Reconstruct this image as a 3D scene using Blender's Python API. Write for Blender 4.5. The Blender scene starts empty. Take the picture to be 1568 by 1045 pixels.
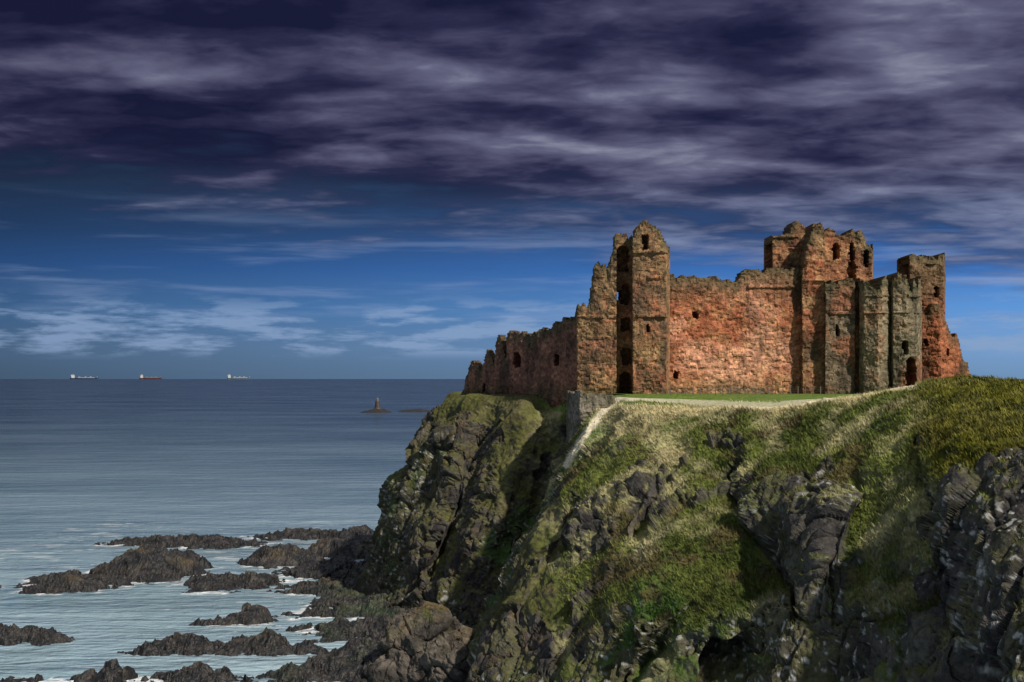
import bpy, math, numpy as np
from mathutils import Vector
rng=np.random.default_rng(7)
F=2178.0; EY=576.0; CZ=32.0
def W(u,v,d): return np.array([(u-784.0)*d/F, d, CZ-(v-EY)*d/F])
def UV(P):
    d=np.maximum(P[...,1],1.0)
    return 784+P[...,0]/d*F, EY+(CZ-P[...,2])/d*F
def ss(a,b,x):
    t=np.clip((x-a)/(b-a),0,1); return t*t*(3-2*t)
def hsh(ix,iy,iz,s):
    h=(ix.astype(np.int64)*374761393+iy.astype(np.int64)*668265263+iz.astype(np.int64)*1274126177+s*974711)&0xffffffff
    h=((h^(h>>13))*1274126177)&0xffffffff
    h=((h^(h>>16))*2246822519)&0xffffffff
    return ((h^(h>>15))&0xffffff)/float(0xffffff)
def vnoise(P,s=0):
    i=np.floor(P); f=P-i; i=i.astype(np.int64); f=f*f*(3-2*f)
    r=0
    for a in (0,1):
        wx=f[...,0] if a else 1-f[...,0]
        for b in (0,1):
            wy=f[...,1] if b else 1-f[...,1]
            for c in (0,1):
                wz=f[...,2] if c else 1-f[...,2]
                r=r+wx*wy*wz*hsh(i[...,0]+a,i[...,1]+b,i[...,2]+c,s)
    return r
R1=np.array([[.8,.6,0],[-.48,.64,.6],[.36,-.48,.8]])
def fbm(P,size,o=4,s=0,g=.5):
    q=P/size; t=0; a=1; n=0
    for k in range(o):
        t=t+a*vnoise(q,s+k*17); n+=a; a*=g; q=(q@R1)*2.03+11.7
    return t/n
def ridge(P,size,o=4,s=0):
    q=P/size; t=0; a=1; n=0
    for k in range(o):
        t=t+a*(1-np.abs(2*vnoise(q,s+k*13)-1)); n+=a; a*=.5; q=(q@R1)*2.07+5.3
    return t/n
def vor(P,size,s=0):
    q=P/size; i=np.floor(q); f=q-i; i=i.astype(np.int64)
    b=np.full(q.shape[:-1],9.); b2=b.copy(); idr=np.zeros_like(b); tl=np.zeros_like(b)
    for a in (-1,0,1):
        for c in (-1,0,1):
            for e in (-1,0,1):
                X,Y,Z=i[...,0]+a,i[...,1]+c,i[...,2]+e
                h1=hsh(X,Y,Z,s);h2=hsh(X,Y,Z,s+1);h3=hsh(X,Y,Z,s+2)
                dx=a+h1-f[...,0];dy=c+h2-f[...,1];dz=e+h3-f[...,2]
                d=dx*dx+dy*dy+dz*dz
                m=d<b
                b2=np.where(m,b,np.minimum(b2,d)); 
                r=(h1*7.13+h2*3.7)%1
                t=dx*(h2-.5)+dy*(h3-.5)+dz*(h1-.5)
                idr=np.where(m,r,idr); tl=np.where(m,t,tl); b=np.where(m,d,b)
    return idr,tl,np.sqrt(b2)-np.sqrt(b)
def mixc(a,b,t):
    a=np.asarray(a,float);b=np.asarray(b,float)
    return a*(1-t[...,None])+b*t[...,None]

def mesh_np(name,V,Q,col=None,mat=None,smooth=False,tri=None,extra=None):
    me=bpy.data.meshes.new(name)
    V=np.asarray(V,np.float32).reshape(-1,3)
    k=Q.shape[1]
    me.vertices.add(len(V)); me.vertices.foreach_set('co',V.ravel())
    me.loops.add(Q.size); me.loops.foreach_set('vertex_index',Q.astype(np.int32).ravel())
    me.polygons.add(len(Q)); me.polygons.foreach_set('loop_start',(np.arange(len(Q))*k).astype(np.int32))
    me.update(calc_edges=True)
    me.polygons.foreach_set('use_smooth',np.full(len(Q),smooth))
    if col is not None:
        a=me.color_attributes.new('col','FLOAT_COLOR','POINT')
        c=np.ones((len(V),4),np.float32); c[:,:3]=col.reshape(-1,3); a.data.foreach_set('color',c.ravel())
    if extra:
        for n,x in extra.items():
            a=me.attributes.new(n,'FLOAT','POINT'); a.data.foreach_set('value',np.asarray(x,np.float32).ravel())
    ob=bpy.data.objects.new(name,me); bpy.context.collection.objects.link(ob)
    if mat: me.materials.append(mat)
    return ob
def gridq(n,m):
    i=np.arange(n*m).reshape(n,m)
    return np.stack([i[:-1,:-1],i[1:,:-1],i[1:,1:],i[:-1,1:]],-1).reshape(-1,4)

# ---------- materials
def vmat(name,scale,amt,bump,bd,rough=.9,spec=.25):
    m=bpy.data.materials.new(name); m.use_nodes=True; nt=m.node_tree; N=nt.nodes; L=nt.links
    b=N['Principled BSDF']; b.inputs['Roughness'].default_value=rough
    b.inputs['Specular IOR Level'].default_value=spec
    at=N.new('ShaderNodeAttribute'); at.attribute_name='col'
    tc=N.new('ShaderNodeTexCoord')
    n=N.new('ShaderNodeTexNoise'); n.inputs['Scale'].default_value=scale; n.inputs['Detail'].default_value=3; n.inputs['Roughness'].default_value=.7
    L.new(tc.outputs['Object'],n.inputs['Vector'])
    mr=N.new('ShaderNodeMapRange'); mr.inputs[1].default_value=.3; mr.inputs[2].default_value=.7; mr.inputs[3].default_value=1-amt; mr.inputs[4].default_value=1+amt
    L.new(n.outputs[0],mr.inputs[0])
    mx=N.new('ShaderNodeVectorMath'); mx.operation='SCALE'
    L.new(at.outputs['Color'],mx.inputs[0]); L.new(mr.outputs[0],mx.inputs['Scale'])
    L.new(mx.outputs[0],b.inputs['Base Color'])
    if bump>0:
        bp=N.new('ShaderNodeBump'); bp.inputs['Strength'].default_value=bump; bp.inputs['Distance'].default_value=bd
        L.new(n.outputs[0],bp.inputs['Height']); L.new(bp.outputs[0],b.inputs['Normal'])
    return m
M_ter=vmat('cliff_ground',2.2,.45,.75,.35)
M_rock=vmat('wet_shore_rock',1.6,.5,.8,.4,.5,.4)
M_stone=vmat('sandstone_masonry',2.2,.5,.8,.25)
M_grass=vmat('grass_blades',.8,.3,0,.1,.8,.2)
def plain(name,c,r=.6,sc=.3):
    m=bpy.data.materials.new(name); m.use_nodes=True; nt=m.node_tree; b=nt.nodes['Principled BSDF']
    b.inputs['Roughness'].default_value=r
    n=nt.nodes.new('ShaderNodeTexNoise'); n.inputs['Scale'].default_value=sc
    tc=nt.nodes.new('ShaderNodeTexCoord'); nt.links.new(tc.outputs['Object'],n.inputs['Vector'])
    cr=nt.nodes.new('ShaderNodeValToRGB'); cr.color_ramp.elements[0].color=(c[0]*.6,c[1]*.6,c[2]*.6,1); cr.color_ramp.elements[1].color=(*[min(1,k*1.25) for k in c],1)
    nt.links.new(n.outputs[0],cr.inputs[0]); nt.links.new(cr.outputs[0],b.inputs['Base Color'])
    return m

# ---------- terrain loft
C=[
[(830,603,240),(780,603,238),(730,606,236),(700,635,238),(680,670,238),(665,715,238),(650,760,238),(635,810,240),(620,850,242),(600,885,242)],
[(790,603,225),(740,604,220),(692,609,215),(662,634,214),(646,668,213),(632,715,212),(598,742,211),(586,820,210),(555,895,211),(520,945,205)],
[(800,603,212),(745,603,207),(724,612,203),(707,642,200),(690,680,198),(675,725,196),(660,780,194),(640,840,192),(615,905,191),(590,975,188)],
[(850,603,200),(815,604,196),(800,614,192),(790,650,189),(780,690,187),(765,740,185),(750,790,183),(725,850,181),(700,910,180),(670,990,178)],
[(890,603,192),(868,608,189),(854,640,188),(856,680,185),(860,712,181),(850,748,179),(835,800,176),(800,870,173),(765,930,171),(730,1010,168)],
[(940,604,185),(946,607,174),(930,634,165),(898,672,161),(874,714,157),(856,760,153),(825,820,149),(790,890,145),(745,970,142),(705,1080,140)],
[(990,604,182),(978,609,168),(965,624,156),(955,670,150),(945,725,145),(930,780,140),(910,840,136),(880,910,132),(850,990,128),(820,1130,125)],
[(1080,604,180),(1080,611,164),(1080,631,150),(1080,672,143),(1075,725,137),(1065,785,131),(1050,850,126),(1030,920,121),(1010,1000,117),(990,1180,112)],
[(1190,604,180),(1190,612,158),(1190,634,142),(1185,677,134),(1175,730,128),(1165,790,124),(1155,850,120),(1145,920,115),(1140,1000,112),(1130,1200,107)],
[(1300,604,178),(1300,608,155),(1290,617,138),(1285,662,128),(1275,720,121),(1270,780,117),(1265,850,113),(1262,920,109),(1262,1000,106),(1262,1220,101)],
[(1420,600,176),(1420,596,150),(1420,590,132),(1420,620,122),(1418,670,114),(1415,740,108),(1412,820,103),(1410,910,99),(1410,1000,96),(1410,1260,92)],
[(1530,597,176),(1510,593,150),(1500,589,128),(1500,625,115),(1500,680,107),(1500,740,101),(1500,820,96),(1505,910,92),(1510,1010,88),(1515,1290,84)],
[(1660,599,176),(1640,596,145),(1620,597,120),(1620,640,106),(1620,700,98),(1620,760,92),(1625,830,88),(1630,920,84),(1640,1020,80),(1650,1300,77)],
[(1850,599,176),(1850,598,140),(1830,600,112),(1820,650,96),(1820,710,88),(1820,770,83),(1825,840,79),(1830,930,76),(1840,1030,73),(1850,1340,70)],
[(2300,599,176),(2300,598,130),(2300,601,100),(2300,660,84),(2300,720,77),(2300,790,72),(2300,860,69),(2300,940,66),(2300,1050,63),(2300,1400,60)]]
G=[]
for ci,col in enumerate(C):
    pts=[W(*p) for p in col]
    p0=pts[0]
    yb=max(p0[1]+22,262)
    back=np.array([p0[0]*1.15+4,yb,28.3]); sea=np.array([p0[0]*1.15+4,yb+14,-3.])
    G.append([sea,back]+pts)
G=np.array(G)
def cr(P,ns):
    P=np.concatenate([(2*P[:1]-P[1:2]),P,(2*P[-1:]-P[-2:-1])])
    out=[]
    for k,n in enumerate(ns):
        t=(np.arange(n)/n).reshape((-1,)+(1,)*(P.ndim-1))
        a,b,c,d=P[k],P[k+1],P[k+2],P[k+3]
        out.append(.5*((2*b)+(-a+c)*t+(2*a-5*b+4*c-d)*t*t+(-a+3*b-3*c+d)*t**3))
    out.append(P[-2][None]); return np.concatenate(out)
nr=[8,24,40,46,70,74,74,74,74,74,40]
nc=[40,95,95,80,75,80,90,100,100,100,90,90,60,30]
T=cr(G,nc); T=np.swapaxes(cr(np.swapaxes(T,0,1),nr),0,1)
rowid=np.arange(T.shape[1])
def normals(T):
    a=np.gradient(T,axis=0); b=np.gradient(T,axis=1)
    n=np.cross(a,b); n/=np.linalg.norm(n,axis=-1,keepdims=True)+1e-9
    if n[500,300,1]>0: n=-n
    return n
def blur(A,r):
    for ax in (0,1):
        pad=[(0,0)]*A.ndim; pad[ax]=(r+1,r)
        c=np.cumsum(np.pad(A,pad,mode='edge'),axis=ax)
        n=A.shape[ax]
        A=(np.take(c,np.arange(2*r+1,2*r+1+n),axis=ax)-np.take(c,np.arange(0,n),axis=ax))/(2*r+1)
    return A
u,v=UV(T)
vis=np.broadcast_to(ss(88,140,rowid),u.shape)
push=np.zeros_like(u)
def gb(cu,cv,ru,rv,ang=0):
    a=math.radians(ang); du=u-cu; dv=v-cv
    x=du*math.cos(a)+dv*math.sin(a); y=-du*math.sin(a)+dv*math.cos(a)
    return np.exp(-((x/ru)**2+(y/rv)**2))
push-=5.5*gb(1235,800,65,100); push-=5*gb(1520,850,60,140)
push-=2.5*gb(1050,880,90,90); push-=2*gb(960,760,50,90,20)
push+=3.5*gb(1130,760,25,90,-12); push+=3.5*gb(1450,850,18,170,-8)
push+=3*gb(1330,760,20,60); push-=2*gb(660,700,25,90,10); push-=3*gb(760,760,30,130,15)
push+=3.5*gb(710,800,18,130,18); push+=2*gb(900,900,22,120,25); push+=2*gb(1000,800,18,90,30)
push-=2.5*gb(690,668,22,12); push+=2.5*gb(730,690,14,60,20); push+=2.5*gb(830,760,14,90,20); push-=2*gb(640,830,20,80,20)
def seg(pts,w,dep):
    global push
    best=np.full(u.shape,1e9)
    for (a,b),(c,d) in zip(pts[:-1],pts[1:]):
        L2=(c-a)**2+(d-b)**2
        t=np.clip(((u-a)*(c-a)+(v-b)*(d-b))/L2,0,1)
        best=np.minimum(best,np.hypot(u-a-t*(c-a),v-b-t*(d-b)))
    best=best+(fbm(T,3,3,900)-.5)*14
    push+=dep*np.exp(-(np.maximum(best,0)/w)**2)
seg([(1130,745),(1150,800),(1170,850),(1215,900),(1230,960)],9,2.2)
seg([(1418,700),(1440,760),(1452,850),(1478,940),(1490,1050)],9,2.8)
seg([(1330,740),(1290,800),(1278,880),(1290,960)],9,1.8)
seg([(1000,780),(960,860),(900,940),(850,1040)],8,1.6)
seg([(890,770),(850,860),(800,960)],7,1.5)
seg([(720,740),(700,800),(660,880)],6,2)
seg([(930,680),(900,760),(870,840)],6,1.1)
seg([(1060,930),(1000,1000),(960,1045)],8,1.6)
T[...,1]+=push*ss(100,150,rowid)
N0=normals(T)
ND=blur(N0,14); ND/=np.linalg.norm(ND,axis=-1,keepdims=True)+1e-9
warp=np.stack([fbm(T,5,3,5),fbm(T,5,3,6),fbm(T,5,3,8)],-1)-.5
Dw=T+warp*2.0
paint=np.zeros_like(u)
for cu,cv,ru,rv,w in [(1000,690,110,70,1.15),(960,650,80,50,.8),(1060,860,90,60,1.25),(1080,930,60,35,.6),(900,960,70,110,.6),(1370,850,60,130,1.3),(1520,650,110,60,1.9),(1300,640,170,36,1.5),
   (1080,635,220,30,1.5),(720,630,90,18,.9),(1000,900,70,60,.6),(1330,720,60,50,.9),(850,880,25,120,.8),(1160,690,60,40,.4),(1480,700,60,30,.8),(820,640,60,25,.6),(730,720,90,50,.35),(690,850,60,60,.5),(640,700,40,60,.35),
   (1240,790,72,90,-1.5),(1530,870,80,150,-1.5),(1180,985,240,60,-.8),(690,790,60,110,-.3),(830,700,50,60,-.5),(1350,990,120,60,-.3),(1110,690,55,14,-.8),(1400,690,60,14,-.6),(1010,790,35,50,-.4),(930,850,35,50,-.4),(700,670,50,30,-.4),(870,960,40,80,-.2)]:
    paint+=w*np.exp(-(((u-cu)/ru)**2+((v-cv)/rv)**2))
n1=fbm(T*np.array([1,1,.8]),7,5,30); n2=fbm(T,1.6,4,60)
gs=paint*.75+(N0[...,2]-.47)*1.0+(n1-.5)*3.0+(n2-.5)*2.0
gs=np.where(rowid[None,:]<100,1.5,gs)
gs-=ss(6,1.,T[...,2])*1.3
GR=ss(-.12,.22,gs)
r1,t1,e1=vor(Dw*np.array([1,1,.6]),4.5,3); r2,t2,e2=vor(Dw*np.array([1,1,.75]),1.8,9); r3,t3,e3=vor(Dw,.7,21)
rock=(ridge(Dw,13,2,2)-.5)*3.5+(fbm(Dw*np.array([1,1,.4]),4.0,5,52,.5)-.5)*3.4+(r1-.5)*.65+t1*.8+(r2-.5)*.25+t2*.4+(r3-.5)*.08+t3*.12
rock-=.45*np.exp(-(e1/.06)**2)+.18*np.exp(-(e2/.07)**2)
rock+=(fbm(T,1.1,4,77,.55)-.5)*.7
gras=(ridge(Dw,13,2,2)-.5)*3.0+(fbm(T,2.4,4,41)-.5)*1.6+(fbm(T,.6,2,45)-.5)*.35-.25
lawn=(fbm(T,6,3,81)-.5)*.3
disp=(rock*(1-GR)+gras*GR)*vis+lawn*(1-vis)
T=T+ND*disp[...,None]
u,v=UV(T)
cm=((u-1120)/56)**2+((v-1070)/(100+8*np.sin(u*.1)))**2
cave=ss(1.15,.7,cm+ (n2-.5)*.7)
T[...,1]+=cave*4.0*vis
N1=normals(T)
nA=fbm(T,2.5,4,101); nB=fbm(T,.7,3,111); nC=fbm(T,10,3,121)
left=ss(880,800,u)
rc=mixc((.030,.028,.028),(.125,.112,.098),np.clip((nA-.5)*2+.42+(r2-.5)*.4,0,1))
rc=mixc(rc,(.14,.095,.04),np.clip((nB-.5)*4,0,1)*.6*left)
rc=mixc(rc,(.07,.07,.022),np.clip((nC+nB*.5-.68)*4,0,1)*.6)
rc=mixc(rc,(.075,.078,.024),ss(.15,.6,N1[...,2])*.6*ss(.42,.54,nA))
spk=ss(.65,.71,fbm(T,.4,2,131))*ss(.47,.58,nC+.12*ss(1200,1300,u))
rc=mixc(rc,(.42,.42,.4),spk*.8)
gc=mixc((.055,.075,.014),(.16,.185,.04),np.clip((nA-.5)*2.2+.5,0,1))
gc=mixc(gc,(.07,.17,.03),np.clip((nC-.5)*5,0,1)*.8*ss(1250,1100,u))
gc=mixc(gc,(.12,.09,.04),ss(.53,.63,fbm(T,3,4,151))*.75)
straw=np.clip((fbm(T,4,4,141)-.52)*5,0,1)*.6
crest=np.exp(-((rowid-122)/15.)**2)[None,:]*ss(870,930,u)*ss(1460,1390,u)
straw=np.clip(straw+crest*(1.1*nB+.75)+.9*gb(1410,800,40,60)*nB+.5*gb(930,640,25,45),0,1)
gc=mixc(gc,(.54,.48,.27),straw)
hill=ss(1370,1460,u)*ss(770,710,v)*(rowid>110)
gc=mixc(gc,mixc((.06,.068,.008),(.20,.19,.022),np.clip((nB-.5)*3+.5,0,1)),hill*.85)
gc=mixc(gc,np.array([.068,.066,.019])*(.5+nB[...,None]),left*.8)
gc=mixc(gc,(.035,.09,.018),left*ss(.52,.60,nC)*.7)
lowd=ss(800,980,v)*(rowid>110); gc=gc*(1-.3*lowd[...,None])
lw=np.broadcast_to((rowid<108),u.shape)*1.
gc=mixc(gc,mixc((.08,.15,.02),(.15,.21,.03),nA),lw*.95*(1-left))
gsn=ss(.1,.5,N1[...,2]+ (nB-.5)*.5)
GF=np.clip(GR*(.4+.6*gsn)+ (1-GR)*ss(.68,.94,N1[...,2])*.75*ss(.42,.52,nA),0,1)
GF*=(1-.85*cave)
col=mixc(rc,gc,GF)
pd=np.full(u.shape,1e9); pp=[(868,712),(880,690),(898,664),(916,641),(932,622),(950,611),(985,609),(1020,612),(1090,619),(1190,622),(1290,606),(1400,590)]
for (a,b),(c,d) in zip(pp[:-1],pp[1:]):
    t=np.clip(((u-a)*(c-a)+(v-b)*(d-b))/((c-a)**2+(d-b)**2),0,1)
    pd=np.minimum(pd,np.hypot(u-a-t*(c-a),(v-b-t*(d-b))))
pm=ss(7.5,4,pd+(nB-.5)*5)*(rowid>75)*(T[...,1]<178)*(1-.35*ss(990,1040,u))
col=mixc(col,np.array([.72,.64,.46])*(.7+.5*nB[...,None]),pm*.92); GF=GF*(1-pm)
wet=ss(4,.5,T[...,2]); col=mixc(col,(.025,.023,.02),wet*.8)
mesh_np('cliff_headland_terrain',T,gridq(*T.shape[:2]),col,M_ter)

w=(GF*(rowid[None,:]>80)*(rowid[None,:]<560)*(u>860)*(u<1650)).ravel()
w=np.where(w>.45,w,0)*(.4+np.broadcast_to(crest,u.shape).ravel()*1.2+hill.ravel())
idx=rng.choice(w.size,130000,p=w/w.sum())
P=T.reshape(-1,3)[idx]+rng.normal(0,.08,(len(idx),3))*[1,1,0]
n=len(idx); h=rng.uniform(.12,.42,n); an=rng.uniform(0,6.28,n); wd=rng.uniform(.03,.08,n)
sd=np.stack([np.cos(an)*wd,np.sin(an)*wd,0*an],1)
tip=P+np.stack([rng.normal(-.15,.12,n),rng.normal(0,.12,n),h],1)
Vg=np.stack([P-sd-[0,0,.05],P+sd-[0,0,.05],tip],1).reshape(-1,3)
cg=np.repeat(col.reshape(-1,3)[idx]*rng.uniform(.75,1.4,(n,1)),3,0)
mesh_np('grass',Vg,np.arange(3*n).reshape(-1,3),cg,M_grass)

# ---------- shore rocks
RK=[(40,190,884,908,1.5),(160,312,862,894,4.6),(198,388,828,840,1.3),(415,505,817,827,1.0),(375,490,850,872,3.2),(290,430,888,906,1.4),
(480,600,825,862,3.8),(430,610,866,888,2.0),(430,600,895,912,1.3),(450,610,920,945,1.6),(318,430,944,960,1.4),(470,640,952,982,1.5),(205,495,986,1006,1.8),(60,390,1036,1056,1.6),
(-60,95,974,988,1.6),(420,580,1030,1056,1.6),(520,660,985,1030,1.5),(560,700,890,960,2.6),(640,760,960,1060,2.0),(-200,-30,900,930,1.2)]
def sea_d(v): return CZ*F/(v-EY)
xs=np.arange(-95,14,.16); ys=np.concatenate([np.arange(132,215,.22),np.arange(215,312,.33)])
X,Y=np.meshgrid(xs,ys,indexing='ij')
def rockH(X,Y):
    P3=np.stack([X,Y,0*X],-1)
    wx=(fbm(P3,6,5,201)-.5)*11; wy=(fbm(P3,6,5,211)-.5)*9
    H=np.full(X.shape,-9.)
    for a,b,c,d,h in RK:
        d0,d1=sea_d(d),sea_d(c); dc=(d0+d1)/2; cx=((a+b)/2-784)*dc/F; rx=(b-a)/2*dc/F*1.05; ry=max((d1-d0)/2*1.0,2.0)
        r=((X+wx*.6-cx)/rx)**2+((Y+wy*.6-dc)/ry)**2
        H=np.maximum(H,h*np.minimum(1-r,.55+.25*(1-r)))
    H=np.maximum(H,-2.4)
    r,t,e=vor(np.stack([X+wx*.3,Y*.7+wy*.3,0*X],-1),2.2,221)
    r2,t2,e2=vor(np.stack([X+wx*.2,Y*.8+wy*.2,0*X],-1),.9,231)
    nn=(ridge(P3*np.array([.7,1,1]),4.5,5,241)-.55)*3.6
    return H*.85+nn*.85+(r-.5)*.7+t*1.0+(r2-.5)*.35+t2*.3+(fbm(P3,.9,4,245,.6)-.5)*1.1-.42
H=rockH(X,Y)
P=np.stack([X,Y,H],-1)
nA=fbm(P,1.2,4,251); nB=fbm(P,5,3,261)
c=mixc((.010,.010,.011),(.045,.039,.034),np.clip((nA-.5)*3+.3,0,1)*ss(.1,1.5,H+nA))
c=mixc(c,(.08,.058,.026),np.clip((nB-.5)*5,0,1)*ss(.9,2,H)*.7)
c=mixc(c,(.025,.05,.015),np.clip((nB-.45)*5,0,1)*ss(-32,-15,X)*.7*ss(.1,.6,H))
mesh_np('shore_rocks',P,gridq(*X.shape),c,M_rock)

def lump(cx,cy,cz,rx,ry,rz,seed,n=220):
    th=np.linspace(0,2*np.pi,n*2); ph=np.linspace(0,np.pi,n)
    TH,PH=np.meshgrid(th,ph,indexing='ij')
    D=np.stack([np.sin(PH)*np.cos(TH),np.sin(PH)*np.sin(TH),np.cos(PH)],-1)
    P=D*np.array([rx,ry,rz])+[cx,cy,cz]
    Pw=P+(fbm(P,3,3,seed)-.5)[...,None]*2
    r1,t1,e1=vor(Pw,3.0,seed); r2,t2,e2=vor(Pw,1.1,seed+5)
    d=(ridge(Pw,5,5,seed+9)-.5)*2.8+(r1-.5)*.8+t1*1.2+(r2-.5)*.2+t2*.35-.3*np.exp(-(e1/.06)**2)+(fbm(P,1,4,seed+2)-.5)*.9
    P=P+D*d[...,None]
    a=fbm(P,1.5,4,seed+3)
    c=mixc((.04,.036,.032),(.14,.12,.10),np.clip((a-.5)*2.4+.45+(r2-.5)*.3,0,1))
    c=mixc(c,(.15,.105,.04),np.clip((fbm(P,2.5,3,seed+8)-.5)*5,0,1)*.55*ss(3,7,P[...,2]))
    c=mixc(c,(.06,.075,.02),np.clip((fbm(P,1.8,3,seed+18)-.50)*6,0,1)*.6*ss(3,6,P[...,2]))
    c=mixc(c,(.03,.028,.025),ss(2.5,.3,P[...,2])*.8)
    return P.reshape(-1,3),gridq(2*n,n),c.reshape(-1,3)
Vs=[];Qs=[];cs=[];o=0
for a in [(-9.0,151,1.0,4.6,5,6.2,301),(-5.6,147,-.5,3.8,4,5.6,321),(-12.5,150,-1.,3,4,4.2,341),(-1.8,143,-1,3,3.5,3.6,361)]:
    V_,Q_,c_=lump(*a); Vs.append(V_);Qs.append(Q_+o);cs.append(c_);o+=len(V_)
mesh_np('rock_outcrop',np.concatenate(Vs),np.concatenate(Qs),np.concatenate(cs),M_ter)

# ---------- sea
def geo(a,b,n): return np.geomspace(a,b,n)
sx=np.concatenate([-geo(96,30000,50)[::-1],np.arange(-95,14,.36),14+geo(1,30000,50)])
sy=np.concatenate([[-15000,-3000,-500,0,60,100],np.arange(128,314,.45),314+geo(1,14686,120)])
SX,SY=np.meshgrid(sx,sy,indexing='ij')
Hs=np.full(SX.shape,-9.)
m=(SX>-96)&(SX<14.5)&(SY>127)&(SY<315)
Hs[m]=rockH(SX[m][:,None],SY[m][:,None])[:,0]
PS=np.stack([SX,SY,0*SX],-1)
fo=ss(-1.2,-.15,Hs)*ss(.43,.56,fbm(PS,1.6,4,401))*ss(.43,.53,fbm(PS,9,3,411))
fo=np.maximum(fo,.3*m*ss(.60,.68,fbm(PS*np.array([.5,1,1]),1.6,4,431))*ss(.5,.62,fbm(PS,14,3,441)))
near=np.exp(-np.clip(SY-150,0,1e9)/300.)
fade=ss(314,270,SY)*ss(-96,-90,SX)
sz=(fbm(PS*np.array([.6,1,1]),3.2,3,421)-.5)*.22*m*fade
sz=sz+fo*.1
S=np.stack([SX,SY,sz],-1)
M=bpy.data.materials.new('sea_water'); M.use_nodes=True; nt=M.node_tree;N=nt.nodes;L=nt.links;b=N['Principled BSDF']
b.inputs['IOR'].default_value=1.33; b.inputs['Roughness'].default_value=.22
def attr(n): a=N.new('ShaderNodeAttribute'); a.attribute_name=n; return a.outputs['Fac']
def mixn(fac,a,bb,N=None,L=None):
    m=N.new('ShaderNodeMix'); m.data_type='RGBA'
    if hasattr(fac,'is_linked'): L.new(fac,m.inputs[0])
    else: m.inputs[0].default_value=fac
    for k,x in ((6,a),(7,bb)):
        if hasattr(x,'is_linked'): L.new(x,m.inputs[k])
        else: m.inputs[k].default_value=(*x,1)
    return m.outputs[2]
tc=N.new('ShaderNodeTexCoord')
def wave(sx_,sy_,det,rot=0,rg=.6):
    mp=N.new('ShaderNodeMapping'); mp.inputs['Scale'].default_value=(sx_,sy_,1); mp.inputs['Rotation'].default_value=(0,0,rot); L.new(tc.outputs['Object'],mp.inputs[0])
    n=N.new('ShaderNodeTexNoise'); n.inputs['Scale'].default_value=1; n.inputs['Detail'].default_value=det; n.inputs['Roughness'].default_value=rg; L.new(mp.outputs[0],n.inputs['Vector']); return n.outputs[0]
def mrn(x,a,b_,c=0.,d=1.):
    rp=N.new('ShaderNodeMapRange'); L.new(x,rp.inputs[0])
    for k,q in enumerate((a,b_,c,d)): rp.inputs[k+1].default_value=q
    return rp.outputs[0]
st=mrn(wave(.0045,.011,9,.03,.74),.35,.65)
c0=mixn(st,(.010,.024,.050),(.055,.090,.135),N,L)
cn=mixn(st,(.20,.32,.385),(.40,.53,.59),N,L)
c1=mixn(attr('near'),c0,cn,N,L)
c2=mixn(attr('foam'),c1,(.86,.88,.88),N,L)
L.new(c2,b.inputs['Base Color'])
w1=wave(.4,.75,4,.2,.65); w2=wave(.03,.08,4,-.1,.65)
ad=N.new('ShaderNodeMath'); ad.operation='MULTIPLY_ADD'; L.new(w2,ad.inputs[0]); ad.inputs[1].default_value=6.; L.new(w1,ad.inputs[2])
bp=N.new('ShaderNodeBump'); bp.inputs['Strength'].default_value=1.; bp.inputs['Distance'].default_value=.9; L.new(ad.outputs[0],bp.inputs['Height']); L.new(bp.outputs[0],b.inputs['Normal'])
mesh_np('sea',S,gridq(*SX.shape),None,M,True,extra={'foam':fo,'near':np.clip(near,0,1)})

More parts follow.
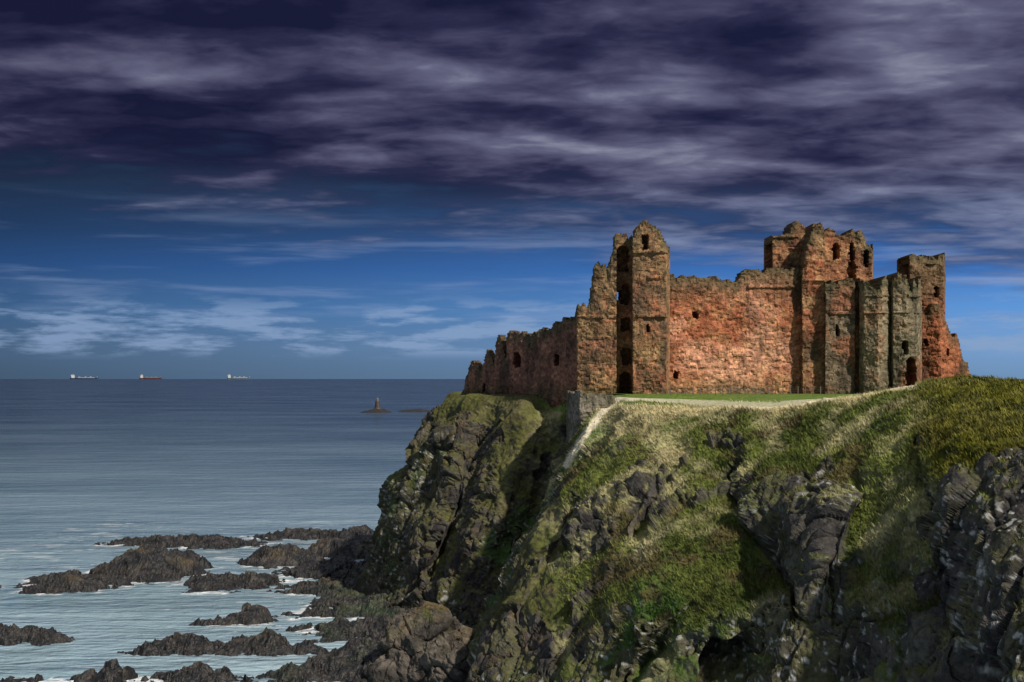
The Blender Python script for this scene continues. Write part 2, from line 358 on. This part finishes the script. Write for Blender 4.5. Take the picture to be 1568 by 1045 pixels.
# ---------- castle
castle=bpy.data.objects.new('ruined_castle',None); bpy.context.collection.objects.link(castle); castle.location=(0,0,0)
BR=(.18,.112,.064); RD=(.34,.118,.058); PK=(.56,.285,.18); GG=(.165,.145,.095); DK=(.05,.038,.027); OC=(.33,.21,.10)
def wall(name,path,outline,thick,pal,holes=(),zb=26.5,cell=.18,rag=.5,seed=0,parent=castle,topdark=1.):
    pts=np.array([[(a-784)*d/F,d] for a,d in path]); segl=np.hypot(*np.diff(pts,axis=0).T); cum=np.concatenate([[0],np.cumsum(segl)])
    ns=int(cum[-1]/cell)+2; s=np.linspace(0,cum[-1],ns); x=np.interp(s,cum,pts[:,0]); y=np.interp(s,cum,pts[:,1])
    us=784+x/y*F; o=np.array(outline,float); vt=np.interp(us,o[:,0],o[:,1]); top=CZ-(vt-EY)*y/F
    s3=np.stack([s,0*s,0*s],-1)
    zi=0*s.astype(int)
    top=top+(hsh(np.floor(s/.55).astype(int),zi,zi,seed)-.5)*rag*1.2+(fbm(s3,2.0,4,seed)-.5)*rag*3-np.where(hsh(np.floor(s/.9).astype(int),zi,zi,seed+9)>.84,rag*1.1,0)
    z=np.arange(zb,top.max()+cell,cell); nz=len(z)
    S_,Z=np.meshgrid(s,z,indexing='ij'); Xf=np.repeat(x[:,None],nz,1); Yf=np.repeat(y[:,None],nz,1)
    cz=(z[:-1]+z[1:])/2; ct=(top[:-1]+top[1:])/2
    occ=cz[None,:]<ct[:,None]
    U=us[:,None]+0*Z; V=EY+(CZ-Z)/Yf*F
    P0=np.stack([Xf,Yf,Z],-1)
    U=U+(fbm(P0,.6,2,seed+31)-.5)*5; Vh=V+(fbm(P0,.6,2,seed+33)-.5)*6
    uc=(U[:-1,:-1]+U[1:,1:])/2; vc=(Vh[:-1,:-1]+Vh[1:,1:])/2
    rec=np.zeros_like(Z)
    for u0,u1,v0,v1,dep in holes:
        isneg=isinstance(dep,float) and dep<0
        def inside(U,V):
            hw=(u1-u0)/2; cu=(u0+u1)/2; arch=v0 if isneg else v0+hw*.9*(1-np.sqrt(np.clip(1-((U-cu)/hw)**2,0,1)))
            return (U>u0)&(U<u1)&(V>arch)&(V<v1)
        if dep=='t': occ&=~inside(uc,vc)
        elif isneg: rec=np.where(inside(U,V)&(fbm(P0,1.5,2,seed+35)>.38),dep,rec)
        else: rec=np.where(inside(U,Vh),dep,rec)
    wz=Z+(fbm(P0,2.5,2,seed+41)-.5)*.5
    course=np.floor(wz/.36).astype(int); blk=np.floor(S_/.62+hsh(course,0*course,0*course,seed)*3).astype(int)
    hb=hsh(blk,course,0*blk,seed+3)
    rel=(fbm(P0,2.2,4,seed+1)-.5)*1.0+(hb-.5)*.14+(ridge(P0,.9,3,seed+2)-.5)*.3
    er=ss(0,2.5,top[:,None]-Z); rel+=(1-er)*.2
    t=np.array(thick,float); td=t/np.linalg.norm(t)
    j=(rng.random(P0.shape)-.5)*.10
    Fv=P0+td*(rel+rec)[...,None]+j
    Bv=P0+t+(rng.random(P0.shape)-.5)*.12
    a=fbm(P0,3.5,4,seed+5); b_=fbm(P0,1.0,3,seed+6); g=fbm(P0*np.array([1,1,.35]),1.6,4,seed+7)
    c=pal(U,V,a,b_,Z)
    c=c*(.68+.64*hb[...,None])*(.6+.8*b_[...,None])
    c=mixc(c,DK,np.clip((g-.53)*5,0,1)*.75)
    c=mixc(c,(.08,.075,.038),(1-er)*topdark*.7)
    c=mixc(c,(.06,.07,.03),ss(2.2,.0,Z-29.4)*ss(.4,.6,a)*.6)
    n=ns*nz; idx=np.arange(n).reshape(ns,nz); bi=idx+n
    O=np.pad(occ,1)
    i0=idx[:-1,:-1];i1=idx[1:,:-1];i2=idx[1:,1:];i3=idx[:-1,1:]
    j0=bi[:-1,:-1];j1=bi[1:,:-1];j2=bi[1:,1:];j3=bi[:-1,1:]
    q=[]
    def add(m,*k): q.append(np.stack([x_[m] for x_ in k],-1))
    add(occ,i0,i1,i2,i3); add(occ,j0,j3,j2,j1)
    add(occ&~O[:-2,1:-1],i0,i3,j3,j0); add(occ&~O[2:,1:-1],i1,j1,j2,i2)
    add(occ&~O[1:-1,2:],i3,i2,j2,j3); add(occ&~O[1:-1,:-2],i0,j0,j1,i1)
    ob=mesh_np(name,np.concatenate([Fv.reshape(-1,3),Bv.reshape(-1,3)]),np.concatenate(q),np.concatenate([c.reshape(-1,3)]*2),M_stone)
    ob.parent=parent
    return ob
def pal_tower(U,V,a,b,Z):
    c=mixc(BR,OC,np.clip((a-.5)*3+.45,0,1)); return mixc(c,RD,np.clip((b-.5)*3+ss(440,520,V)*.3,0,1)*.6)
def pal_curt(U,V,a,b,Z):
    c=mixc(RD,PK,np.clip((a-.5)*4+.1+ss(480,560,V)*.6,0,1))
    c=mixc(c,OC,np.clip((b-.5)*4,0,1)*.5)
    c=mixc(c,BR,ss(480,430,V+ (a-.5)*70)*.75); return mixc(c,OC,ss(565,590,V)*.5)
def pal_flank(U,V,a,b,Z): return mixc((.16,.080,.055),(.31,.145,.095),np.clip((a-.5)*3+.45,0,1))
def pal_gate(U,V,a,b,Z):
    c=mixc(BR,RD,np.clip((a-.5)*3+.45,0,1)); return mixc(c,OC,np.clip((b-.45)*4,0,1)*.6)
def pal_barb(U,V,a,b,Z):
    c=mixc(GG,(.25,.20,.125),np.clip((a-.5)*3+.45,0,1)); c=mixc(c,(.12,.085,.055),np.clip((b-.5)*4,0,1)*.6); return mixc(c,RD,np.maximum(ss(.58,.70,a)*.3,ss(535,575,V+(a-.5)*50)*ss(1370,1390,U)*.7))
def pal_gray(U,V,a,b,Z):
    c=mixc((.17,.13,.085),RD,ss(.48,.64,a)*.6); return c
def pal_wall(U,V,a,b,Z): return mixc((.17,.15,.12),(.27,.23,.18),a)
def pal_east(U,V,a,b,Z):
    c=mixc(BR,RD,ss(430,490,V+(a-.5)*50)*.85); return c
wall('northwest_tower_left_face',[(882,190),(884,183),(944,181)],
 [(882,487),(885,470),(896,462),(904,450),(908,430),(911,406),(918,406),(921,413),(931,410),(940,392),(943,372),(946,364)],(0,3,0),pal_tower,
 [(884,945,484,487,-.25)],seed=11,rag=.7)
wall('northwest_tower_recess',[(942,183.6),(970,183.2)],[(942,368),(948,362),(960,362),(966,368),(970,364)],(0,4,0),pal_tower,
 [(946,962,376,415,2.6),(944,951,444,459,'t'),(952,964,436,466,2.4),(951,965,486,506,2.4),(952,966,532,558,2.4),(949,966,570,610,3)],seed=12)
wall('northwest_tower_stair_turret',[(967,186),(969,179.8),(1020,178.8),(1025,181),(1026,186)],
 [(967,364),(972,360),(975,347),(985,341),(1004,343),(1010,354),(1017,362),(1022,372),(1026,380)],(0,5,0),pal_tower,
 [(985,993,357,382,2.),(968,1024,384,388,-.35),(988,1016,423,427,-.3),(968,1024,483,487,-.3),(990,995,500,508,1.5)],seed=13,rag=.55)
wall('northwest_tower_rear_wall',[(884,196),(1015,194)],[(884,500),(940,440),(942,470),(954,470),(956,430),(1015,420)],(0,2,0),pal_tower,seed=14)
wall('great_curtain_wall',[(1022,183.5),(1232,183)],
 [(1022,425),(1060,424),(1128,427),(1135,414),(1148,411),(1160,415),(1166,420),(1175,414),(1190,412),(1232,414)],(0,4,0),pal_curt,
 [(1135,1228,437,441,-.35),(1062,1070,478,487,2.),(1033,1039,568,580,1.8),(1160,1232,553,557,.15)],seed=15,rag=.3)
wall('central_tower_upper',[(1182,192),(1183.5,185.5),(1336,184.5),(1337,190)],
 [(1182,364),(1210,361),(1213,350),(1214,341),(1233,340),(1235,360),(1242,362),(1244,340),(1258,338),(1262,346),(1276,350),(1284,358),(1302,357),(1306,352),(1322,351),(1327,360),(1328,374),(1337,382)],(0,6,0),pal_gate,
 [(1276,1286,375,396,2.6),(1301,1309,370,400,'t'),(1299,1311,400,425,2.),(1324,1330,380,408,'t'),(1183,1223,380,384,-.3),(1184,1222,361,364,-.4)],seed=16,rag=.5)
wall('central_tower_pier',[(1226,186),(1229,181.5),(1263,181)],[(1226,414),(1232,412),(1236,375),(1244,352),(1254,345),(1262,350)],(0,4.6,0),pal_gate,
 [(1229,1262,428,431,-.25)],seed=17)
wall('gatehouse_left_block',[(1262,184),(1264,179.8),(1309,179),(1311,184)],[(1262,432),(1266,428),(1290,430),(1311,428)],(0,6,0),pal_gray,
 [(1280,1285,500,515,1.8),(1264,1311,478,482,-.25)],seed=18,rag=.7)
wall('gatehouse_recess',[(1309,180.2),(1322,180.2)],[(1309,432),(1322,430)],(0,3,0),pal_gate,seed=19)
wall('barbican_block',[(1314,184),(1316,179),(1323,177.4),(1345,176.2),(1360,176.7),(1364,177.6),(1368,176),(1388,175.2),(1404,175.8),(1410,178),(1411,184)],
 [(1314,432),(1340,428),(1350,431),(1356,426),(1366,428),(1372,424),(1385,428),(1400,425),(1411,430)],(0,8,0),pal_barb,
 [(1384,1392,521,542,2.4),(1388,1404,548,592,2.6),(1316,1410,452,455,-.25),(1316,1410,478,481,-.2)],seed=20,rag=.8)
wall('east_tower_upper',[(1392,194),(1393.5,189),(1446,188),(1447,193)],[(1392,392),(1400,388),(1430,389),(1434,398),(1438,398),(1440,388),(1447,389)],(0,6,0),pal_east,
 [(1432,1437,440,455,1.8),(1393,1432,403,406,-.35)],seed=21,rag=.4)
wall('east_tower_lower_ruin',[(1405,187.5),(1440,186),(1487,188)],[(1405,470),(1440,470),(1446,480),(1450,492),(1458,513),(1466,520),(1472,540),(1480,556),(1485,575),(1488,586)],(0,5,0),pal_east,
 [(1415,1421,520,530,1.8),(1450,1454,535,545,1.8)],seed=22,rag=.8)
wall('west_range_wall',[(884,186),(830,192),(776,200),(705,211)],
 [(705,604),(711,592),(713,578),(717,562),(722,557),(729,560),(733,571),(738,566),(741,548),(743,534),(748,533),(751,548),(755,556),(757,530),(760,516),(766,515),(769,530),(773,548),(775,515),(780,509),(800,508),(820,511),(830,502),(843,499),(848,493),(859,493),(862,484),(875,484),(884,486)],(.8,2.,0),pal_flank,
 [(787,796,541,562,2.),(849,856,542,560,2.),(738,742,588,600,1.8)],seed=23,rag=.5)
wall('west_range_rear_wall',[(884,194),(800,206)],[(800,545),(840,530),(884,520)],(.5,1.6,0),pal_flank,seed=24,rag=.9)
wall('stone_retaining_wall',[(868,186),(871,173),(888,169),(938,168.5)],[(868,600),(900,602),(938,609)],(.4,1.2,0),pal_wall,zb=20,seed=25,rag=.2,parent=None,topdark=.3)

# ---------- fence following lawn
Vf=[];Qf=[]
def box(V,Q,c,s):
    k=len(V); 
    for a in (-1,1):
        for b_ in (-1,1):
            for e in (-1,1): V.append((c[0]+a*s[0],c[1]+b_*s[1],c[2]+e*s[2]))
    for f in [(0,1,3,2),(4,6,7,5),(0,4,5,1),(2,3,7,6),(0,2,6,4),(1,5,7,3)]: Q.append([k+i for i in f])
lawnV=T[:,60:120].reshape(-1,3)
def ground(x,y):
    d=(lawnV[:,0]-x)**2+(lawnV[:,1]-y)**2; return lawnV[d.argmin(),2]
prev=None
for k in range(24):
    uu=1015+k*11.5; d=170-1.2*math.sin(k*.3)
    x=(uu-784)*d/F; z=ground(x,d); box(Vf,Qf,(x,d,z+.5),(.05,.05,.62))
    if prev:
        for hh in (.45,.75,1.0):
            a=np.array([prev[0],prev[1],prev[2]+hh]); b2=np.array([x,d,z+hh]); kk=len(Vf)
            for p in (a,b2):
                Vf+= [tuple(p+[0,0,.01]),tuple(p-[0,0,.01])]
            Qf.append([kk,kk+1,kk+3,kk+2])
    prev=(x,d,z)
mesh_np('wire_fence',np.array(Vf),np.array(Qf),None,plain('weathered_fence_wood',(.12,.1,.08)))

# ---------- islet + beacon
def islet(name,u0,u1,vb,h,seed):
    d=sea_d(vb); cx=((u0+u1)/2-784)*d/F; rx=(u1-u0)/2*d/F
    x=np.linspace(-1.2,1.2,160); y=np.linspace(-1.2,1.2,60); A_,B_=np.meshgrid(x,y,indexing='ij')
    P=np.stack([cx+A_*rx,d+B_*14,0*A_],-1)
    n=fbm(P,8,4,seed); z=h*(1-A_**2-B_**2)*(.3+1.4*n)-.3+(ridge(P,3,2,seed)-.5)*.6
    P[...,2]=z
    c=mixc((.010,.010,.010),(.035,.03,.024),fbm(P,3,3,seed+1))
    return mesh_np(name,P,gridq(160,60),c,M_rock)
islet('skerry_islet',550,602,632,3.0,501); islet('skerry_islet.001',606,664,631,2.4,511)
d=sea_d(632); bx=(578-784)*d/F
prof=[(4.4,.0),(3.7,1.5),(3.0,3.2),(2.5,3.5),(2.3,5.0),(1.9,8.0),(1.8,8.3),(2.1,8.5),(2.1,8.9),(1.3,9.0),(1.2,10.6),(1.45,10.8),(.6,11.8),(.15,12.0),(.12,13.0)]
Vb=[];n=14
for r,z in prof:
    for k in range(n): Vb.append((bx+r*math.cos(k*2*math.pi/n),d+r*math.sin(k*2*math.pi/n),z+.8))
Qb=[[i*n+k,i*n+(k+1)%n,(i+1)*n+(k+1)%n,(i+1)*n+k] for i in range(len(prof)-1) for k in range(n)]
bt=bpy.data.objects.new('sea_beacon_tower',None); bpy.context.collection.objects.link(bt)
Qb=np.array(Qb); k9=9*n
o1=mesh_np('stone_shaft',np.array(Vb),Qb[:k9],None,plain('beacon_stone',(.06,.045,.038))); o1.parent=bt
o2=mesh_np('lantern',np.array(Vb),Qb[k9:],None,plain('beacon_pale_paint',(.16,.13,.12))); o2.parent=bt

# ---------- ships
def ship(name,u0,u1,hc,wht):
    d=13800.; L_=(u1-u0)*d/F; cx=((u0+u1)/2-784)*d/F
    root=bpy.data.objects.new(name,None); bpy.context.collection.objects.link(root); root.location=(cx,d,0)
    V=[];Q=[]
    st=[(-.5,.6,15),(-.48,.95,14),(-.4,1,13),(.3,1,13),(.42,.8,14),(.5,.08,18)]
    for t,w_,z in st:
        B=L_*.075*w_
        V+=[(t*L_-(1 if t<.4 else 8),-B*.8,-2),(t*L_,-B,z),(t*L_,B,z),(t*L_-(1 if t<.4 else 8),B*.8,-2)]
    for i in range(len(st)-1):
        for k in range(3): Q.append([i*4+k,i*4+k+1,i*4+4+k+1,i*4+4+k])
    Q.append([0,3,2,1]); Q.append([20,21,22,23])
    h=mesh_np('hull',np.array(V,float),np.array(Q),None,plain('hull_paint',hc,.5,.01)); h.parent=root
    V=[];Q=[]
    box(V,Q,(-.41*L_,0,24),(.045*L_,14,11)); box(V,Q,(-.405*L_,0,38),(.03*L_,16,3.2)); box(V,Q,(-.41*L_,0,45),(1.2,1.2,6))
    s_=mesh_np('superstructure',np.array(V,float),np.array(Q),None,plain('ship_white',(.75,.75,.75),.5,.01)); s_.parent=root
    V=[];Q=[]
    box(V,Q,(-.465*L_,0,32),(.014*L_,5,12))
    for t in (-.2,0.02,.2): box(V,Q,(t*L_,0,21),(1.5,1.5,8)); box(V,Q,(t*L_+6,0,27),(9,1,1))
    box(V,Q,(.05*L_,0,15.2),(.3*L_,3,1.8)); box(V,Q,(.45*L_,0,22),(1,1,7))
    s_=mesh_np('funnel_and_deck_gear',np.array(V,float),np.array(Q),None,plain('ship_gear',(.3,.25,.22) if not wht else (.6,.6,.6),.5,.01)); s_.parent=root
ship('tanker_ship',108,151,(.03,.06,.12),1)
ship('tanker_ship.001',214,248,(.10,.03,.03),0)
ship('tanker_ship.002',348,384,(.12,.16,.2),1)

# ---------- world
w_=bpy.data.worlds.new('World'); bpy.context.scene.world=w_; w_.use_nodes=True; nt=w_.node_tree;N=nt.nodes;L=nt.links
bg=N['Background']; bg.inputs[1].default_value=1.0
SE=math.radians(38); SR=math.radians(142)
sky=N.new('ShaderNodeTexSky'); sky.sky_type='NISHITA'; sky.sun_disc=False; sky.sun_elevation=SE; sky.sun_rotation=SR; sky.ozone_density=4
tc=N.new('ShaderNodeTexCoord'); sp=N.new('ShaderNodeSeparateXYZ'); L.new(tc.outputs['Generated'],sp.inputs[0])
def mth(op,a,b=None,c=None,cl=False):
    m=N.new('ShaderNodeMath'); m.operation=op; m.use_clamp=cl
    for k,x in enumerate((a,b,c)):
        if x is None: continue
        if hasattr(x,'is_linked'): L.new(x,m.inputs[k])
        else: m.inputs[k].default_value=x
    return m.outputs[0]
def mr(x,a,b,c=0.,d=1.,sm=True):
    m=N.new('ShaderNodeMapRange'); m.interpolation_type='SMOOTHSTEP' if sm else 'LINEAR'
    L.new(x,m.inputs[0])
    for k,q in enumerate((a,b,c,d)): m.inputs[k+1].default_value=q
    return m.outputs[0]
def ramp(x,els):
    r=N.new('ShaderNodeValToRGB'); e=r.color_ramp.elements
    while len(e)<len(els): e.new(.5)
    for q,(p,c) in zip(e,els): q.position=p; q.color=(*c,1)
    L.new(x,r.inputs[0]); return r.outputs[0]
def noise(vec,sc,det,rough=.55,dist=0.,off=(0,0,0),scl=(1,1,1)):
    mp=N.new('ShaderNodeMapping'); mp.inputs['Location'].default_value=off; mp.inputs['Scale'].default_value=scl; L.new(vec,mp.inputs[0])
    n=N.new('ShaderNodeTexNoise'); n.inputs['Scale'].default_value=sc;n.inputs['Detail'].default_value=det;n.inputs['Roughness'].default_value=rough;n.inputs['Distortion'].default_value=dist
    L.new(mp.outputs[0],n.inputs['Vector']); return n.outputs[0]
x,y,z=sp.outputs; zc=mth('MAXIMUM',z,0.0)
def gauss(cx,cz,a,b):
    p=mth('POWER',mth('DIVIDE',mth('SUBTRACT',x,cx),a),2.); q=mth('POWER',mth('DIVIDE',mth('SUBTRACT',zc,cz),b),2.)
    return mth('EXPONENT',mth('MULTIPLY',mth('ADD',p,q),-1.))
zp=mth('ADD',zc,.11)
cb=N.new('ShaderNodeCombineXYZ'); L.new(mth('DIVIDE',x,zp),cb.inputs[0]); L.new(mth('DIVIDE',y,zp),cb.inputs[1]); PL=cb.outputs[0]
D=tc.outputs['Generated']
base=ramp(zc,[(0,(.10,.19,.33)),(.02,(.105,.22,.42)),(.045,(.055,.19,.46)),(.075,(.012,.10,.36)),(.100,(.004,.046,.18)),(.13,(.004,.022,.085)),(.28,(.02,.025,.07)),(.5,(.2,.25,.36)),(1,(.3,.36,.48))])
skm=N.new('ShaderNodeVectorMath'); skm.operation='SCALE'; L.new(sky.outputs[0],skm.inputs[0]); skm.inputs['Scale'].default_value=.1
base=mixn(.07,base,skm.outputs[0],N,L)
side=mth('ADD',mth('MULTIPLY',x,1.4),1.0)
side=mth('MAXIMUM',mth('MINIMUM',side,1.6),.5)
sv=N.new('ShaderNodeVectorMath'); sv.operation='SCALE'; L.new(base,sv.inputs[0]); L.new(side,sv.inputs['Scale']); base=sv.outputs[0]
nbig=noise(PL,1.6,2,.5,.2,(3.1,1.7,0),(.6,1,1)); nmid=noise(PL,3.6,5,.5,.3,(7.3,2.2,0),(.7,1,1)); nfin=noise(PL,9.,5,.55,.4,(1.3,9.2,4),(.85,1,1))
cov=mth('ADD',mth('ADD',zc,mth('MULTIPLY',mth('SUBTRACT',nmid,.5),.12)),mth('MULTIPLY',x,.10))
cov=mth('ADD',cov,mth('MULTIPLY',mth('SUBTRACT',nfin,.5),.04))
cov=mr(cov,.075,.14)
bri=mth('ADD',mth('ADD',mth('MULTIPLY',nmid,.48),mth('MULTIPLY',nbig,.42)),mth('MULTIPLY',nfin,.18))
bri=mth('SUBTRACT',bri,mth('MULTIPLY',mr(zc,.20,.27),.05))
bri=mth('ADD',bri,mth('MULTIPLY',x,.13))
bri=mth('ADD',bri,mth('MULTIPLY',gauss(.015,.160,.07,.009),.13))
bri=mth('ADD',bri,mth('MULTIPLY',gauss(.10,.20,.26,.03),.025))
bri=mth('SUBTRACT',bri,mth('MULTIPLY',gauss(.17,.225,.04,.016),.12))
bri=mth('SUBTRACT',bri,mth('MULTIPLY',gauss(.15,.178,.05,.006),.08))
bri=mth('SUBTRACT',bri,mth('MULTIPLY',gauss(-.05,.185,.06,.010),.07))
bri=mth('SUBTRACT',bri,mth('MULTIPLY',gauss(-.3,.13,.18,.018),.06))
ccol=ramp(bri,[(.43,(.009,.010,.036)),(.50,(.024,.024,.064)),(.565,(.062,.061,.122)),(.64,(.125,.126,.210)),(.75,(.32,.33,.44))])
hz=mr(zc,.15,.09); ccol=mixn(mth('MULTIPLY',hz,.55),ccol,mixn(mr(bri,.5,.66),(.02,.05,.13),(.17,.23,.40),N,L),N,L)
up=mr(z,.3,.75)  # overhead sky, out of frame, brightened to add soft ambient fill
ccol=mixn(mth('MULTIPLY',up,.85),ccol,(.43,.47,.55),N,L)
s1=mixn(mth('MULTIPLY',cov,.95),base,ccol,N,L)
nst=noise(D,1,5,.55,.2,(.3,.1,.2),(5,5,70)); st=mth('MULTIPLY',mr(nst,.50,.70),mth('MULTIPLY',mr(zc,.02,.04),mr(zc,.14,.06)))
st=mth('MULTIPLY',st,mth('MINIMUM',mth('ADD',.55,mth('MULTIPLY',mth('MAXIMUM',x,0.),2.2)),1.))
s2=mixn(mth('MULTIPLY',st,.75),s1,(.27,.36,.58),N,L)
ncu=noise(D,1,6,.6,.1,(2.3,.1,.7),(15,15,90)); cu=mth('MULTIPLY',mr(ncu,.45,.60),mth('MULTIPLY',mr(zc,.010,.020),mr(zc,.062,.038)))
s3=mixn(mth('MULTIPLY',cu,.75),s2,(.25,.36,.56),N,L)
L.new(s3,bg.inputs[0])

# ---------- sun, camera
s=bpy.data.lights.new('sun','SUN'); s.energy=4.2; s.angle=math.radians(1.5); s.color=(1,.91,.78)
so=bpy.data.objects.new('sun',s); bpy.context.collection.objects.link(so)
dirv=Vector((math.sin(SR)*math.cos(SE),math.cos(SR)*math.cos(SE),math.sin(SE)))
so.rotation_euler=dirv.to_track_quat('Z','Y').to_euler()
cd=bpy.data.cameras.new('camera'); co=bpy.data.objects.new('camera',cd); bpy.context.collection.objects.link(co)
co.location=(0,0,CZ); co.rotation_euler=(math.pi/2,0,0); cd.lens=50; cd.sensor_width=36; cd.shift_y=53.5/1568; cd.clip_end=60000; cd.clip_start=1
sc=bpy.context.scene; sc.camera=co
sc.view_settings.view_transform='Standard'; sc.view_settings.look='None'; sc.view_settings.exposure=0
